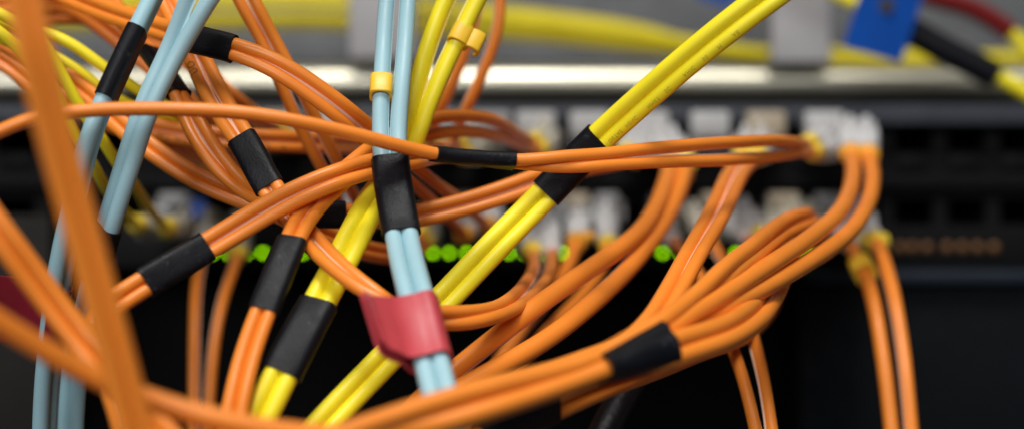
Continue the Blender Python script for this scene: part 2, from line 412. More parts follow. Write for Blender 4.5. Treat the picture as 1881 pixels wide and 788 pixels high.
# pluggable transceivers, one to a port in use
def transceiver(x, row, tabm, where, latch='metal', dy=0, prot=12, tw=34, th=24):
    y = (254, 390)[row]
    o = root('transceiver', P(x, y, FACE), where, 'transceiver', 'transceivers in the switch ports')
    pbox('shell', x - 33, x + 33, y - 22, y + 21, FACE - prot + 3, 26, 'metal', o, 0.0003)
    pbox('bail_tab', x - tw, x + tw, y - 50 + dy, y - 50 + dy + 2 * th, FACE - prot - 2, 4, tabm, o, 0.0008)
    for s in (-1, 1):
        pbox('bail_arm', x + s * 30 - 3, x + s * 30 + 3, y - 2, y + 20, FACE - prot, 3, latch, o, 0.0002)
TR = [(514, 0, 'tab_beige', 'beige tabbed transceiver behind the printed orange cables, upper row'),
      (611, 0, 'tab', 'pale tabbed transceiver left of the light blue pair, upper row'),
      (805, 0, 'tab_grey', 'grey tabbed transceiver behind the orange loops right of the yellow pair'),
      (902, 0, 'tab_grey', 'grey tabbed transceiver beneath the arching orange loop, upper row'),
      (984, 0, 'tab', 'white tabbed transceiver above the yellow collar, left of the diagonal sleeve'),
      (1083, 0, 'tab', 'white tabbed transceiver behind the diagonal yellow cable, upper row'),
      (1193, 0, 'tab', 'white tabbed transceiver just right of the diagonal yellow cable'),
      (1305, 0, 'tab', 'cream tabbed transceiver above the long orange loop, upper row'),
      (1408, 0, 'tab_beige', 'brown tabbed transceiver second from the right, upper row'),
      (1515, 0, 'tab', 'grey tabbed transceiver at the right end of the upper row'),
      (320, 1, 'tab_grey', 'transceiver by the yellow pair at the left end of the lower row'),
      (611, 1, 'tab_grey', 'transceiver behind the short black sleeve, lower row'),
      (708, 1, 'tab_grey', 'transceiver hidden mostly by the light blue pair, lower row'),
      (870, 1, 'tab_grey', 'transceiver above the green lights left of the diagonal yellow cable'),
      (1002, 1, 'tab_grey', 'transceiver just below the diagonal black sleeve, lower row'),
      (1060, 1, 'tab_beige', 'transceiver over the amber collar, lower row'),
      (1116, 1, 'tab_grey', 'transceiver holding the tall white plug, lower row'),
      (1225, 1, 'tab_grey', 'transceiver between the two rising orange pairs, lower row'),
      (1320, 1, 'tab_beige', 'transceiver behind the steep orange pair, lower row'),
      (1440, 1, 'tab_beige', 'transceiver above the curling orange tip, lower row'),
      (1530, 1, 'tab_grey', 'transceiver at the right end of the lower row')]
for x, row, tm, lab in TR:
    o_tw = 30 if row else 36
    transceiver(x, row, tm, lab, dy=0 if row == 0 else 14, tw=o_tw if x not in (1060, 1002, 1116) else 22, th=24 if row == 0 else 14)
bl = root('transceiver', P(365, 385, 405), 'transceiver with a bright blue latch beside the yellow pair, lower row', 'transceiver', 'transceivers in the switch ports')
pbox('shell', 330, 400, 405, 432, 400, 24, 'metal', bl, 0.0004)
pbox('bail_tab', 350, 378, 366, 402, 397, 4, 'latch_blue', bl, 0.0008)
pbox('bail_arm', 310, 330, 372, 398, 400, 4, 'lip', bl, 0.0005)

# ------------------------------------------------------------------ yellow cables lying in the manager
G_BACK = 'yellow cables lying in the cable manager'
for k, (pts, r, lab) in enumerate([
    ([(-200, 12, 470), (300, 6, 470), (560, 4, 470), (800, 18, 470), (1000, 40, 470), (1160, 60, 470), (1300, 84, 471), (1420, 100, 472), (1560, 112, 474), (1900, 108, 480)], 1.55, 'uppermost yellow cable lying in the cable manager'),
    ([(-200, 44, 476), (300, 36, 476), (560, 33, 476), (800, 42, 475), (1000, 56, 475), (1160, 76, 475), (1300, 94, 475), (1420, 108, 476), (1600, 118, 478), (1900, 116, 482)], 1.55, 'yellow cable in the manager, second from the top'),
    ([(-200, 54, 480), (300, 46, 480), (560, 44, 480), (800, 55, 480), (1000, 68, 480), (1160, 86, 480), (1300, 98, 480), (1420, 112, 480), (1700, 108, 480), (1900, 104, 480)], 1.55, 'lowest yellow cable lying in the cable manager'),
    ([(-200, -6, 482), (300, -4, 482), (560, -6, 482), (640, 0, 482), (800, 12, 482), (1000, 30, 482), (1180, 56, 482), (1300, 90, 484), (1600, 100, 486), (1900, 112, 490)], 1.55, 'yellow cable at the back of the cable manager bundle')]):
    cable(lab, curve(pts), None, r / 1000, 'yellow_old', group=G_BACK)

# blue flag, black sleeve and red cable at the top right
c = curve([(1500, -30, 408), (1640, 40, 408), (1740, 95, 408), (1840, 145, 408), (1960, 215, 408)])
o = root('fiber_cable', c[len(c) // 2], 'yellow cable in a thick black sleeve with a blue flag, top right corner', 'cable')
tube('strand', c, 0.0018, ['yellow', 'yellow_rib'], o)
i0, i1 = near(c, (1640, 45)), near(c, (1838, 143))
tube('sleeve', c[i0:i1], 0.0034, 'sleeve', o)
q = [P(1592, -50, 399), P(1708, -42, 402), P(1655, 116, 402), P(1548, 86, 399)]; th = np.array([0, 0.0006, 0])
new_obj('flag', q + [p + th for p in q], [[0, 3, 2, 1], [4, 5, 6, 7], [0, 1, 5, 4], [1, 2, 6, 5], [2, 3, 7, 6], [3, 0, 4, 7]], 'blue_tape', o, smooth=False)
# printed mark on the flag
lathe('print', P(1628, 10, 400.2), P(1628, 10, 399.6), [(0, 0.0018), (1, 0.0018)], 'ink', o, N=16)
c = curve([(1600, -50, 425), (1700, -8, 425), (1790, 18, 425), (1865, 68, 425), (1960, 170, 425)])
o = root('fiber_cable', c[len(c) // 2], 'dark red sleeved cable arching into the top right corner', 'cable')
tube('strand', c, 0.0017, ['yellow', 'yellow_rib'], o)
tube('sleeve', c[: near(c, (1862, 66))], 0.0025, 'red_jacket', o)
q = [P(1270, -40, 500), P(1360, -40, 500), P(1345, 14, 500), P(1285, -4, 500)]
o = new_obj('cable_flag', q + [p + th for p in q], [[0, 3, 2, 1], [4, 5, 6, 7], [0, 1, 5, 4], [1, 2, 6, 5], [2, 3, 7, 6], [3, 0, 4, 7]], 'blue_tape', None, origin=q[0], smooth=False)
tag(o, 'blue flag peeking in above the diagonal yellow cable at the top edge', 'flag')

# ------------------------------------------------------------------ far orange cables, upper left
R1 = 0.00098
a, b = duplex([(-60, 20, 318), (60, 2, 318), (130, 12, 316), (185, 45, 312), (240, 88, 310), (300, 140, 310), (350, 195, 312), (395, 245, 322), (430, 285, 345), (445, 300, 360)], R1)
cable('shaded orange pair sloping down behind the light blue cables, upper left', a, b, R1, 'orange', ends=[(0, (430, 300, 400), 'boot_yellow', 'beige_plastic'), (1, (470, 300, 400), 'boot_yellow', 'beige_plastic')])
a, b = duplex([(-60, 60, 322), (70, 30, 322), (160, 28, 322), (250, 60, 320), (320, 90, 318), (380, 140, 316), (430, 186, 318), (480, 225, 335), (512, 245, 358)], R1, )
cable('orange pair running behind the upper black sleeve towards the ports', a, b, R1, 'orange', ends=[(0, (530, 252, 402), 'boot_yellow', 'beige_plastic'), (1, (560, 252, 402), 'boot_yellow', 'beige_plastic')])
a, b = duplex([(90, -40, 330), (150, 5, 328), (220, 30, 326), (300, 20, 325), (360, -30, 324)], R1)
cable('orange pair looping along the top edge behind the light blue cables', a, b, R1, 'orange')
a, b = duplex([(-60, 80, 305), (0, 108, 305), (60, 150, 304), (110, 182, 303), (170, 212, 302), (240, 238, 302), (300, 262, 310), (360, 285, 330), (385, 300, 358)], R1, )
cable('shaded orange pair lowest of those entering at the left edge', a, b, R1, 'orange', ends=[(0, (400, 310, 402), 'boot_yellow', 'beige_plastic'), (1, (420, 310, 402), 'boot_yellow', 'beige_plastic')])
# O14 printed pair
a, b = duplex([(90, 120, 306), (150, 165, 304), (210, 210, 302), (270, 234, 302, 1.05, 0), (340, 248, 303, 1.1), (420, 256, 304, 1.1), (500, 259, 306, 1.1), (580, 262, 312, 1.1), (640, 264, 330, 1.1), (668, 265, 352, 1.2)], R1)
o = cable('orange pair with black printing crossing level behind the thin sleeves', a, b, R1, 'orange', ends=[(0, (700, 262, 402), 'boot_yellow', 'beige_plastic'), (1, (690, 280, 402), 'boot_yellow', 'beige_plastic')])
lowc = a if px_of(a)[len(a) // 2][1] > px_of(b)[len(b) // 2][1] else b
for g, xy in (('HT', (285, 250)), ('HZ', (325, 259)), ('I', (358, 264)), ('T', (413, 267)), ('D', (486, 270)), ('M', (516, 271)), ('2', (552, 272))):
    printed(o, lowc, R1, g, xy, 0.00155, -0.1, 'ink_soft', gap=1.25)
# O11
a, b = duplex([(-60, 45, 298), (0, 72, 298), (60, 108, 296), (130, 150, 294), (185, 195, 291), (235, 242, 288), (290, 283, 286, 1.0, 20), (350, 322, 284, 1.0, 10), (415, 352, 284), (475, 374, 284, 1.0, 10), (530, 398, 285, 1.0, 20), (580, 424, 288, 1.0, 25), (645, 452, 292, 1.0, 30), (715, 468, 305, 1.0, 30), (762, 458, 330), (778, 440, 356)], R1)
cable('orange pair sagging beneath the printed pair and behind the yellow cables', a, b, R1, 'orange', ends=[(0, (770, 415, 402), 'boot_yellow', 'beige_plastic'), (1, (790, 415, 402), 'boot_yellow', 'beige_plastic')])
# O5
A = [(425, -30, 286), (442, 10, 286), (472, 60, 287), (505, 130, 288), (530, 190, 289), (556, 245, 291), (592, 312, 296), (625, 378, 312), (648, 428, 352)]
B = [(455, -30, 286), (475, 15, 286), (500, 62, 287), (532, 122, 288), (562, 180, 289), (588, 232, 291), (618, 292, 296), (646, 350, 310), (668, 405, 350)]
a, b = pair(A, B, R1)
cable('orange pair dropping steeply from the top edge left of the light blue pair', a, b, R1, 'orange', ends=[(0, (640, 400, 402), 'boot_amber'), (1, (665, 395, 402), 'boot_amber')])
# O12
A = [(880, -40, 318), (876, 10, 318), (868, 48, 318), (850, 105, 319), (828, 155, 320), (806, 205, 322), (792, 245, 332), (790, 262, 356)]
B = [(918, -40, 318), (920, 20, 318), (912, 70, 318), (893, 122, 319), (868, 178, 320), (850, 215, 322), (838, 250, 334), (835, 265, 356)]
a, b = pair(A, B, R1)
cable('dark orange pair hanging down behind the yellow clip from the top edge', a, b, R1, 'orange', ends=[(0, (800, 268, 402), 'boot_yellow', 'beige_plastic'), (1, (865, 262, 402), 'boot_yellow', 'beige_plastic')])

# ------------------------------------------------------------------ yellow cables, left
RY = 0.00100
GY = 'thin yellow cables at the left'
cable('thin yellow cable highest at the left, passing behind the leaning black sleeve', curve([(-60, 10, 286), (0, 42, 286), (40, 55, 288), (80, 60, 290), (112, 70, 290), (150, 93, 291), (190, 124, 292), (230, 150, 294), (262, 171, 296), (320, 206, 301), (350, 228, 330), (370, 245, 358)]), None, RY, 'yellow', ends=[(0, (380, 252, 402), 'boot_yellow', 'beige_plastic')], group=GY)
cable('thin yellow cable just below the highest one at the left', curve([(-60, 40, 294), (20, 80, 294), (80, 96, 294), (108, 108, 294), (142, 130, 295), (182, 160, 296), (215, 182, 297), (250, 200, 299), (300, 218, 304), (330, 232, 335), (345, 250, 358)]), None, RY, 'yellow', ends=[(0, (350, 255, 402), 'boot_yellow', 'beige_plastic')], group=GY)
a = curve([(-60, 25, 282), (0, 58, 282), (50, 105, 284), (100, 165, 286), (124, 225, 287), (147, 266, 289), (167, 298, 292), (194, 346, 301), (228, 390, 335), (250, 412, 356)])
cable('thin yellow cable running steeply to the left of two beige plugs', a, None, RY, 'yellow', ends=[(0, (300, 425, 402), 'boot_yellow', 'beige_plastic')], group=GY)
a = curve([(-60, 0, 278), (10, 30, 279), (70, 66, 281), (101, 117, 283), (122, 152, 284), (150, 205, 286), (185, 252, 289), (211, 294, 294), (244, 337, 302), (272, 380, 334), (305, 418, 354)])
cable('thin yellow cable running steeply to the right of two beige plugs', a, None, RY, 'yellow', ends=[(0, (360, 420, 402), 'boot_yellow', 'beige_plastic')], group=GY)

# ------------------------------------------------------------------ middle orange cables
# O4
A = [(60, -50, 300), (170, 0, 292), (284, 40, 283), (350, 60, 276), (430, 80, 272), (500, 104, 271), (570, 145, 272), (640, 197, 274), (690, 240, 281), (740, 287, 287), (796, 332, 298), (850, 372, 325), (897, 417, 354)]
B = [(60, -28, 300), (170, 22, 292), (284, 60, 283), (350, 82, 276), (430, 101, 272), (500, 131, 271), (570, 178, 272), (630, 224, 274), (682, 268, 282), (745, 326, 288), (792, 368, 302), (825, 402, 325), (852, 434, 352)]
a, b = pair(A, B, R1)
cable('orange pair leaving the upper black sleeve and sweeping down to the right', a, b, R1, 'orange', sleeves=[((352, 72), (430, 91))], ends=[(0, (905, 395, 402), 'boot_amber'), (1, (865, 400, 402), 'boot_amber')])
# O6
r6 = 0.00102
A = [(265, -50, 292), (296, 0, 290), (322, 55, 286), (348, 110, 282), (378, 175, 277), (412, 232, 272), (434, 262, 270), (478, 345, 267), (494, 366, 266), (520, 400, 265), (552, 436, 262), (590, 476, 257), (640, 518, 253), (690, 547, 251), (755, 568, 252), (830, 573, 254), (900, 567, 262), (936, 548, 272), (965, 519, 290), (980, 492, 315), (978, 464, 350)]
B = [(290, -50, 292), (322, 0, 290), (350, 55, 286), (375, 102, 282), (406, 162, 277), (440, 222, 272), (460, 252, 270), (504, 333, 267), (518, 356, 266), (545, 394, 265), (575, 426, 264), (612, 468, 260), (655, 508, 256), (705, 545, 254), (760, 585, 254), (830, 596, 254), (905, 584, 260), (955, 562, 272), (994, 527, 290), (1013, 494, 315), (1014, 462, 350)]
a, b = pair(A, B, r6)
o = cable('orange pair through the leaning middle sleeve that loops under the red flag', a, b, r6, 'orange', sleeves=[((446, 250), (491, 342))], ends=[(0, (962, 412, 402), 'boot_yellow'), (1, (1000, 400, 402), 'white_plastic')])
printed(o, a, r6, 'OU', (352, 118), 0.0019, 0.15, 'ink_soft', gap=1.1)
# O7 / O9
A = [(120, -60, 304), (190, 10, 298), (252, 75, 290), (274, 100, 287), (322, 175, 281), (345, 236, 278), (376, 287, 276), (412, 327, 275), (447, 355, 275), (480, 374, 276), (530, 385, 278), (575, 384, 280), (640, 383, 282), (700, 390, 284), (760, 386, 286), (850, 365, 288), (930, 340, 290), (1000, 314, 293), (1060, 300, 300), (1120, 291, 322), (1150, 282, 352)]
B = [(148, -60, 304), (215, 5, 298), (258, 73, 292), (281, 97, 289), (334, 173, 282.6), (367, 220, 278), (397, 271, 276), (432, 316, 275), (464, 349, 275), (490, 362, 278), (530, 400, 281), (575, 405, 281), (640, 404, 282), (700, 411, 284), (760, 409, 286), (850, 389, 288), (930, 365, 290), (1000, 340, 293), (1060, 318, 300), (1125, 303, 322), (1165, 292, 352)]
a, b = pair(A, B, R1)
cable('orange pair with two black sleeves passing behind both light blue and yellow pairs', a, b, R1, 'orange', sleeves=[((276, 96), (330, 170)), ((570, 394), (629, 393))], ends=[(0, (1160, 262, 402), 'boot_yellow'), (1, (1185, 262, 402), 'boot_yellow')])
# O10
r10 = 0.00102
A = [(405, 830, 240), (420, 740, 243), (442, 650, 247), (468, 578, 250), (524, 445, 257), (545, 400, 262), (580, 358, 266), (640, 303, 269), (690, 264, 276), (740, 236, 286), (800, 216, 292), (850, 212, 300), (900, 218, 310), (940, 238, 325), (968, 260, 345), (985, 266, 356)]
B = [(432, 830, 240), (446, 740, 243), (468, 650, 247), (494, 578, 250), (547, 445, 257), (572, 402, 262), (608, 358, 266), (655, 315, 270), (700, 280, 277), (745, 258, 288), (800, 246, 294), (850, 242, 302), (910, 250, 316), (955, 264, 338), (988, 270, 356)]
a, b = pair(A, B, r10)
cable('orange pair rising through the tall sleeve left of the short yellow sleeve, arching right', a, b, r10, 'orange', sleeves=[((481, 570), (536, 445))], ends=[(0, (1000, 255, 402), 'boot_yellow', 'beige_plastic'), (1, (1015, 258, 402), 'boot_yellow', 'beige_plastic')])
# O8
r8 = 0.00102
A = [(230, 830, 232), (205, 740, 236), (176, 660, 242), (160, 595, 246), (182, 558, 248), (212, 540, 250), (262, 508, 253), (376, 440, 257), (440, 400, 259), (500, 364, 260.5), (560, 335, 262), (625, 310, 264), (690, 292, 269), (750, 284, 272), (805, 272, 300), (842, 266, 354)]
B = [(254, 830, 232), (228, 740, 236), (200, 670, 242), (182, 612, 246), (198, 580, 248), (224, 562, 250), (274, 529, 253), (392, 462, 257), (455, 424, 259), (515, 387, 260.5), (575, 356, 262), (635, 332, 264), (690, 316, 269), (750, 301, 272), (808, 288, 302), (850, 284, 354)]
a, b = pair(A, B, r8)
cable('orange pair rising from the low left sleeve towards the middle', a, b, r8, 'orange', sleeves=[((268, 519), (384, 450))], ends=[(0, (880, 262, 402), 'boot_yellow', 'beige_plastic'), (1, (895, 272, 402), 'boot_yellow', 'beige_plastic')])
# O3
A = [(-60, 268, 246), (0, 241, 247), (60, 216, 248), (130, 205, 249), (200, 200, 250), (330, 200, 251), (450, 207, 252), (580, 229, 254), (690, 256, 257), (798, 283, 262), (870, 289, 264), (945, 295, 266), (1010, 292, 267), (1080, 286, 269), (1200, 272, 275), (1330, 262, 288), (1420, 258, 302), (1466, 262, 322), (1486, 266, 350)]
B = [(-60, 270, 248.3), (0, 243, 249.3), (60, 218, 250.3), (130, 207, 251.3), (200, 202, 252.3), (330, 202, 253.3), (450, 209, 254.3), (580, 231, 256.3), (690, 258, 259.3), (798, 285, 264.3), (870, 291, 266.3), (945, 299, 267.6), (1010, 304, 268), (1080, 305, 269), (1200, 299, 275), (1330, 295, 288), (1420, 288, 306), (1470, 280, 326), (1492, 277, 350)]
a, b = pair(A, B, R1)
cable('long orange pair crossing the whole front with a slim black sleeve at its middle', a, b, R1, 'orange', sleeves=[((799, 284), (939, 296))], ends=[(0, (1530, 258, 402), 'boot_yellow'), (1, (1545, 268, 402), 'boot_yellow')])

# O15/16
A = [(372, 462, 356), (366, 490, 345), (359, 540, 335), (356, 620, 328), (355, 720, 324), (355, 840, 320)][::-1]
B = [(436, 470, 352), (430, 492, 344), (412, 545, 335), (398, 610, 329), (389, 690, 325), (384, 770, 322), (382, 840, 320)][::-1]
a, b = pair(A, B, 0.00104)
cable('two slack orange strands hanging straight down at the lower left', a, b, 0.00104, 'orange', ends=[(0, (388, 405, 402), 'boot_amber', 'beige_plastic'), (1, (441, 408, 402), 'boot_yellow', 'beige_plastic')])

# ------------------------------------------------------------------ light blue cables
RB = 0.00130
a, b = duplex([(310, -70, 270, 1.0, 80), (285, -10, 268, 1.0, 78), (256, 48, 266, 1, 76), (192, 186, 263, 1, 74), (176, 225, 262, 1, 74), (154, 295, 262, 1, 72), (128, 410, 263, 1, 66), (112, 490, 264, 1, 62), (100, 570, 266, 1, 60), (92, 640, 269, 1, 60), (85, 720, 272, 1, 60), (80, 840, 276, 1, 60)], RB)
o = cable('light blue cable leaning through a black sleeve at the upper left, red flag below', a, b, RB, 'blue', sleeves=[((254, 52), (194, 183))])
# its red flag: wraps the cable, both layers stuck together to the left
def flag(parent, cl, i0, i1, path, m='red_tape', th=0.00012, name='flag'):
    """path: points (x_mm sideways, d_mm towards the camera negative) of the tape's section, carried along the cable"""
    n = 12; rows = []
    for i in np.linspace(i0, i1, n):
        j = int(round(i)); c_ = cl[j]; t = tangents(cl)[j]; v = unit(c_ - CAM); s = unit(np.cross(t, v)); dd = unit(np.cross(s, t))
        if s[0] < 0: s = -s
        if np.dot(dd, v) < 0: dd = -dd
        w = (i - i0) / (i1 - i0)
        sec = catmull(np.array([(list(q_) + [0.0])[:3] for q_ in path(w)], float), 8)
        td = t if t[2] < 0 else -t
        rows.append(c_ + s * sec[:, :1] / 1000 + dd * sec[:, 1:2] / 1000 + td * sec[:, 2:3] / 1000)
    rows = np.array(rows); m_ = rows.shape[1]
    # thickness along the local normal
    du = np.gradient(rows, axis=1); dv = np.gradient(rows, axis=0); nn = unit(np.cross(du, dv))
    v = np.vstack([(rows + nn * th).reshape(-1, 3), (rows - nn * th).reshape(-1, 3)]); q = n * m_; f = []
    for i in range(n - 1):
        for k in range(m_ - 1):
            z = [i * m_ + k, i * m_ + k + 1, (i + 1) * m_ + k + 1, (i + 1) * m_ + k]
            f.append(z); f.append([w + q for w in z[::-1]])
    for i in range(n - 1):
        for k in (0, m_ - 1):
            f.append([i * m_ + k, (i + 1) * m_ + k, (i + 1) * m_ + k + q, i * m_ + k + q])
    for k in range(m_ - 1):
        for i in (0, n - 1):
            f.append([i * m_ + k, i * m_ + k + 1, i * m_ + k + 1 + q, i * m_ + k + q])
    return new_obj(name, v, f, m, parent, sharp=60)
cl = (a + b) / 2
flag(o, cl, near(cl, (104, 530)), near(cl, (93, 642)), lambda w: [(-14, 0.6), (-9, 1.2), (-4.5, 0.8), (-2.0, -1.2), (0, -3.0), (1.9, -1.6), (1.9, 1.6), (0, 3.4), (-2.4, 2.6), (-6, 1.5), (-14, 1.0)], m='shaded_red_tape')
a, b = duplex([(430, -90, 262, 1.5, -20), (376, -25, 262, 1.5, -25), (345, 40, 263, 1.2, -40), (318, 95, 264, 1.05, -52), (270, 195, 264, 1, -56), (240, 285, 265, 1, -56), (208, 385, 267, 1, -58), (196, 425, 268, 1, -60), (176, 500, 272, 1, -60), (156, 590, 276, 1, -50), (140, 660, 280, 1, -50), (132, 740, 282, 1, -50), (128, 840, 284, 1, -50)], RB)
cable('light blue pair slanting down beside the leaning black sleeve', a, b, RB, 'blue', sleeves=[((198, 417), (172, 515))])
# B3
A = [(720, -60, 279), (710, 0, 276), (704, 90, 272), (700, 160, 269), (698, 240, 267), (700, 290, 265), (722, 430, 258), (734, 492, 250), (749, 550, 244), (776, 660, 237), (792, 722, 232), (815, 830, 226)]
B = [(755, -60, 279), (750, 0, 276), (744, 90, 272), (738, 160, 269), (732, 240, 267), (732, 290, 265), (753, 430, 258), (767, 492, 250), (783, 550, 244), (808, 660, 237), (822, 716, 232), (845, 830, 226)]
a, b = pair(A, B, RB)
o = cable('light blue pair in the middle with black sleeve, yellow clip and red flag', a, b, RB, 'blue', sleeves=[((715, 288), (737, 427))], rib=0.07)
o_b3, b3a, b3b = o, a, b
cl = (a + b) / 2
flag(o, cl, near(cl, (766, 550)), near(cl, (792, 666)), lambda w: [(-6.7 + 0.9 * w, -7.5, 2.6 - 1.6 * w), (-6.2 + 0.9 * w, -6.0, 2.2 - 1.2 * w), (-4.6 + 0.6 * w, -4.4, 1.5 - 0.6 * w), (-2.8, -2.9, 0.8), (-0.4, -2.0, 0.2), (2.1, -1.7, 0), (2.9, 0, 0), (2.4, 1.7, 0), (0, 1.9, 0), (-2.6, 1.4, 0.2), (-4.0, -1.8, 0.8), (-5.8, -4.6, 1.6), (-7.5 + 0.9 * w, -6.8, 2.2)])
def clip(parent, c, at, r, wide, length_mm, side, second=False, tilt=0.0):
    """C-shaped snap clip: rounded square collar round the strand, open at the side, optionally a second empty jaw"""
    i = near(c, at); n = 8; arc = length_mm / 2
    t = tangents(c)[i]; v = unit(c[i] - CAM); s = unit(np.cross(t, v)); s = s if s[0] > 0 else -s; u = unit(np.cross(s, t)); u = u if np.dot(u, v) < 0 else -u
    if t[2] > 0: t = -t
    t, u = t * math.cos(tilt) + u * math.sin(tilt), u * math.cos(tilt) - t * math.sin(tilt)
    def jaw(cx, a0, a1, ri, ro, du=0.0):
        m_ = 26; th = np.radians(np.linspace(a0, a1, m_)); sec = []
        for k, q in enumerate(th):
            sq = 1 / max(abs(math.cos(q)), abs(math.sin(q))); sq = 1 + (0.4 if second else 0.8) * (min(sq, 1.26) - 1)
            sec.append((cx + ro * sq * math.cos(q), ro * sq * math.sin(q) + du))
        for q in th[::-1]: sec.append((cx + ri * math.cos(q), ri * math.sin(q) + du))
        return sec
    def extrude(sec):
        sec = np.array(sec); N = len(sec); vv = []; zs = [-1, -0.965, -0.88, 0.88, 0.965, 1]; ks = [0.45, 0.82, 1, 1, 0.82, 0.45]
        half = N // 2
        mid = (sec[:half] + sec[half:][::-1]) / 2; mid = np.vstack([mid, mid[::-1]])
        for z, k in zip(zs, ks):
            q = mid + (sec - mid) * k
            vv.append(c[i] + s * q[:, :1] / 1000 + u * q[:, 1:2] / 1000 + t * z * arc / 1000)
        vv = np.vstack(vv); f = []
        for z in range(5):
            for k in range(N):
                k2 = (k + 1) % N; f.append([z * N + k, z * N + k2, (z + 1) * N + k2, (z + 1) * N + k])
        for z in (0, 5):
            for k in range(half - 1):
                f.append([z * N + k, z * N + k + 1, z * N + N - 2 - k, z * N + N - 1 - k])
        return vv, f
    vv, f = extrude(jaw(0, -62, 242, r * 1000 + 0.02, wide))
    ob = new_obj('clip', vv, f, 'clip', parent, sharp=75)
    if second:
        v2, f2 = extrude(jaw(side * (r * 1000 + wide) * 0.80, -50, 230, r * 1000 * 0.66, wide * 0.88, du=-0.15))
        new_obj('second_jaw', v2, f2, 'clip', ob, sharp=75)
    return ob
clip(o_b3, a, (701, 159), RB, 1.78, 3.6, 1, tilt=0.20)

# ------------------------------------------------------------------ yellow pairs
RY2 = 0.00138
A = [(848, -60, 281), (818, 0, 281), (794, 60, 280.5), (773, 125, 280), (757, 190, 279.5), (746, 245, 279), (728, 290, 279), (697, 330, 277), (667, 373, 271), (631, 441, 264), (580, 538, 258), (550, 592, 254), (496, 692, 249), (455, 768, 246), (415, 840, 244)]
B = [(910, -60, 281), (878, 0, 281), (846, 65, 280.5), (814, 132, 280), (787, 195, 279.5), (760, 258, 279), (742, 300, 280), (718, 340, 278), (692, 382, 272), (663, 441, 264), (612, 538, 258), (581, 592, 254), (527, 700, 249), (488, 778, 246), (450, 850, 244)]
a, b = pair(A, B, RY2)
o = cable('yellow pair with the wide low sleeve and a yellow clip near the top', a, b, RY2, 'yellow', sleeves=[((588, 560), (513, 688))])
clip(o, b, (843, 66), RY2, 1.78, 3.5, 1, second=True, tilt=0.32)
RY1 = 0.00128
a, b = duplex([(1560, -110, 259), (1420, -12, 262), (1325, 60, 265), (1238, 132, 269), (1170, 192, 273), (1100, 255, 277), (1003, 355, 280), (910, 450, 277), (820, 545, 270), (700, 668, 262), (600, 772, 256), (530, 850, 252)], RY1)
o = cable('thick yellow pair running diagonally from upper right through a dusty black sleeve', a, b, RY1, 'yellow', sleeves=[((1101, 254), (1005, 353))])
rs = a if px_of(a)[len(a) // 3][0] + px_of(a)[len(a) // 3][1] > px_of(b)[len(b) // 3][0] + px_of(b)[len(b) // 3][1] else b
for g, xy in (('OETAE', (1118, 250)), ('HENC', (1150, 218)), ('HMRT', (1184, 186)), ('SC', (1220, 155)), ('AHIC', (1248, 130)), ('50', (1290, 100)), ('M', (1318, 78)), ('AB', (1345, 58))):
    printed(o, rs, RY1, g, xy, 0.0009, -0.25, 'ink_yellow', flip=True, gap=1.15)
printed(o, rs, RY1, 'F', (1012, 358), 0.0013, -0.25, 'ink_yellow', flip=True)

# ------------------------------------------------------------------ right hand orange cables
RO = 0.00162
A = [(1236, 296, 352), (1232, 330, 340), (1200, 398, 318), (1150, 447, 300), (1080, 496, 286), (1000, 552, 276), (920, 612, 268), (850, 668, 262), (780, 730, 257), (700, 810, 252)]
B = [(1256, 298, 352), (1240, 350, 336), (1205, 425, 316), (1155, 492, 297), (1085, 560, 281), (1000, 626, 270), (920, 672, 263), (830, 722, 257), (760, 765, 253), (690, 830, 249)]
a, b = pair(A[::-1], B[::-1], RO)
o = cable('thick orange pair curving from the upper row down behind the front bundle', a, b, RO, 'orange', rib=0.0001, ends=[(0, (1200, 255, 402), 'boot_amber'), (1, (1222, 255, 402), 'boot_yellow')])
pbox('duplex_clip', 1250, 1276, 300, 334, 352, 5, 'boot_amber', o, 0.0012)
r18 = 0.00135
A = [(1058, 448, 354), (1042, 492, 344), (1008, 545, 336), (962, 600, 328), (925, 652, 322), (890, 710, 316), (850, 790, 310)]
B = [(1118, 452, 354), (1098, 505, 344), (1062, 552, 335), (1015, 600, 327), (968, 652, 321), (930, 710, 315), (890, 790, 309)]
a, b = pair(A[::-1], B[::-1], r18)
o = cable('shaded orange pair dropping from the amber collar behind thick orange curves', a, b, r18, 'orange', rib=0.0001, ends=[(0, (1065, 405, 402), 'boot_amber'), (1, (1112, 395, 402), 'boot_yellow')])
pbox('duplex_clip', 1042, 1096, 424, 446, 358, 5, 'boot_amber', o, 0.0013)
r19 = 0.00116
A = [(1362, 286, 354), (1358, 296, 342), (1338, 318, 322), (1300, 396, 292), (1252, 480, 271), (1216, 545, 259), (1180, 600, 250), (1140, 632, 247), (1090, 650, 245), (1000, 682, 241), (880, 712, 238), (760, 752, 235), (640, 810, 232)]
B = [(1392, 286, 354), (1386, 296, 342), (1366, 318, 322), (1329, 396, 292), (1283, 474, 271), (1247, 540, 260), (1210, 598, 252), (1160, 640, 249), (1095, 668, 248), (1000, 702, 244), (880, 732, 241), (760, 775, 238), (650, 830, 235)]
a, b = pair(A, B, r19)
cable('orange pair rising steeply between the front bundle and the long loop', a[::-1], b[::-1], r19, 'orange', ends=[(0, (1372, 262, 402), 'boot_yellow'), (1, (1402, 262, 402), 'boot_yellow')])
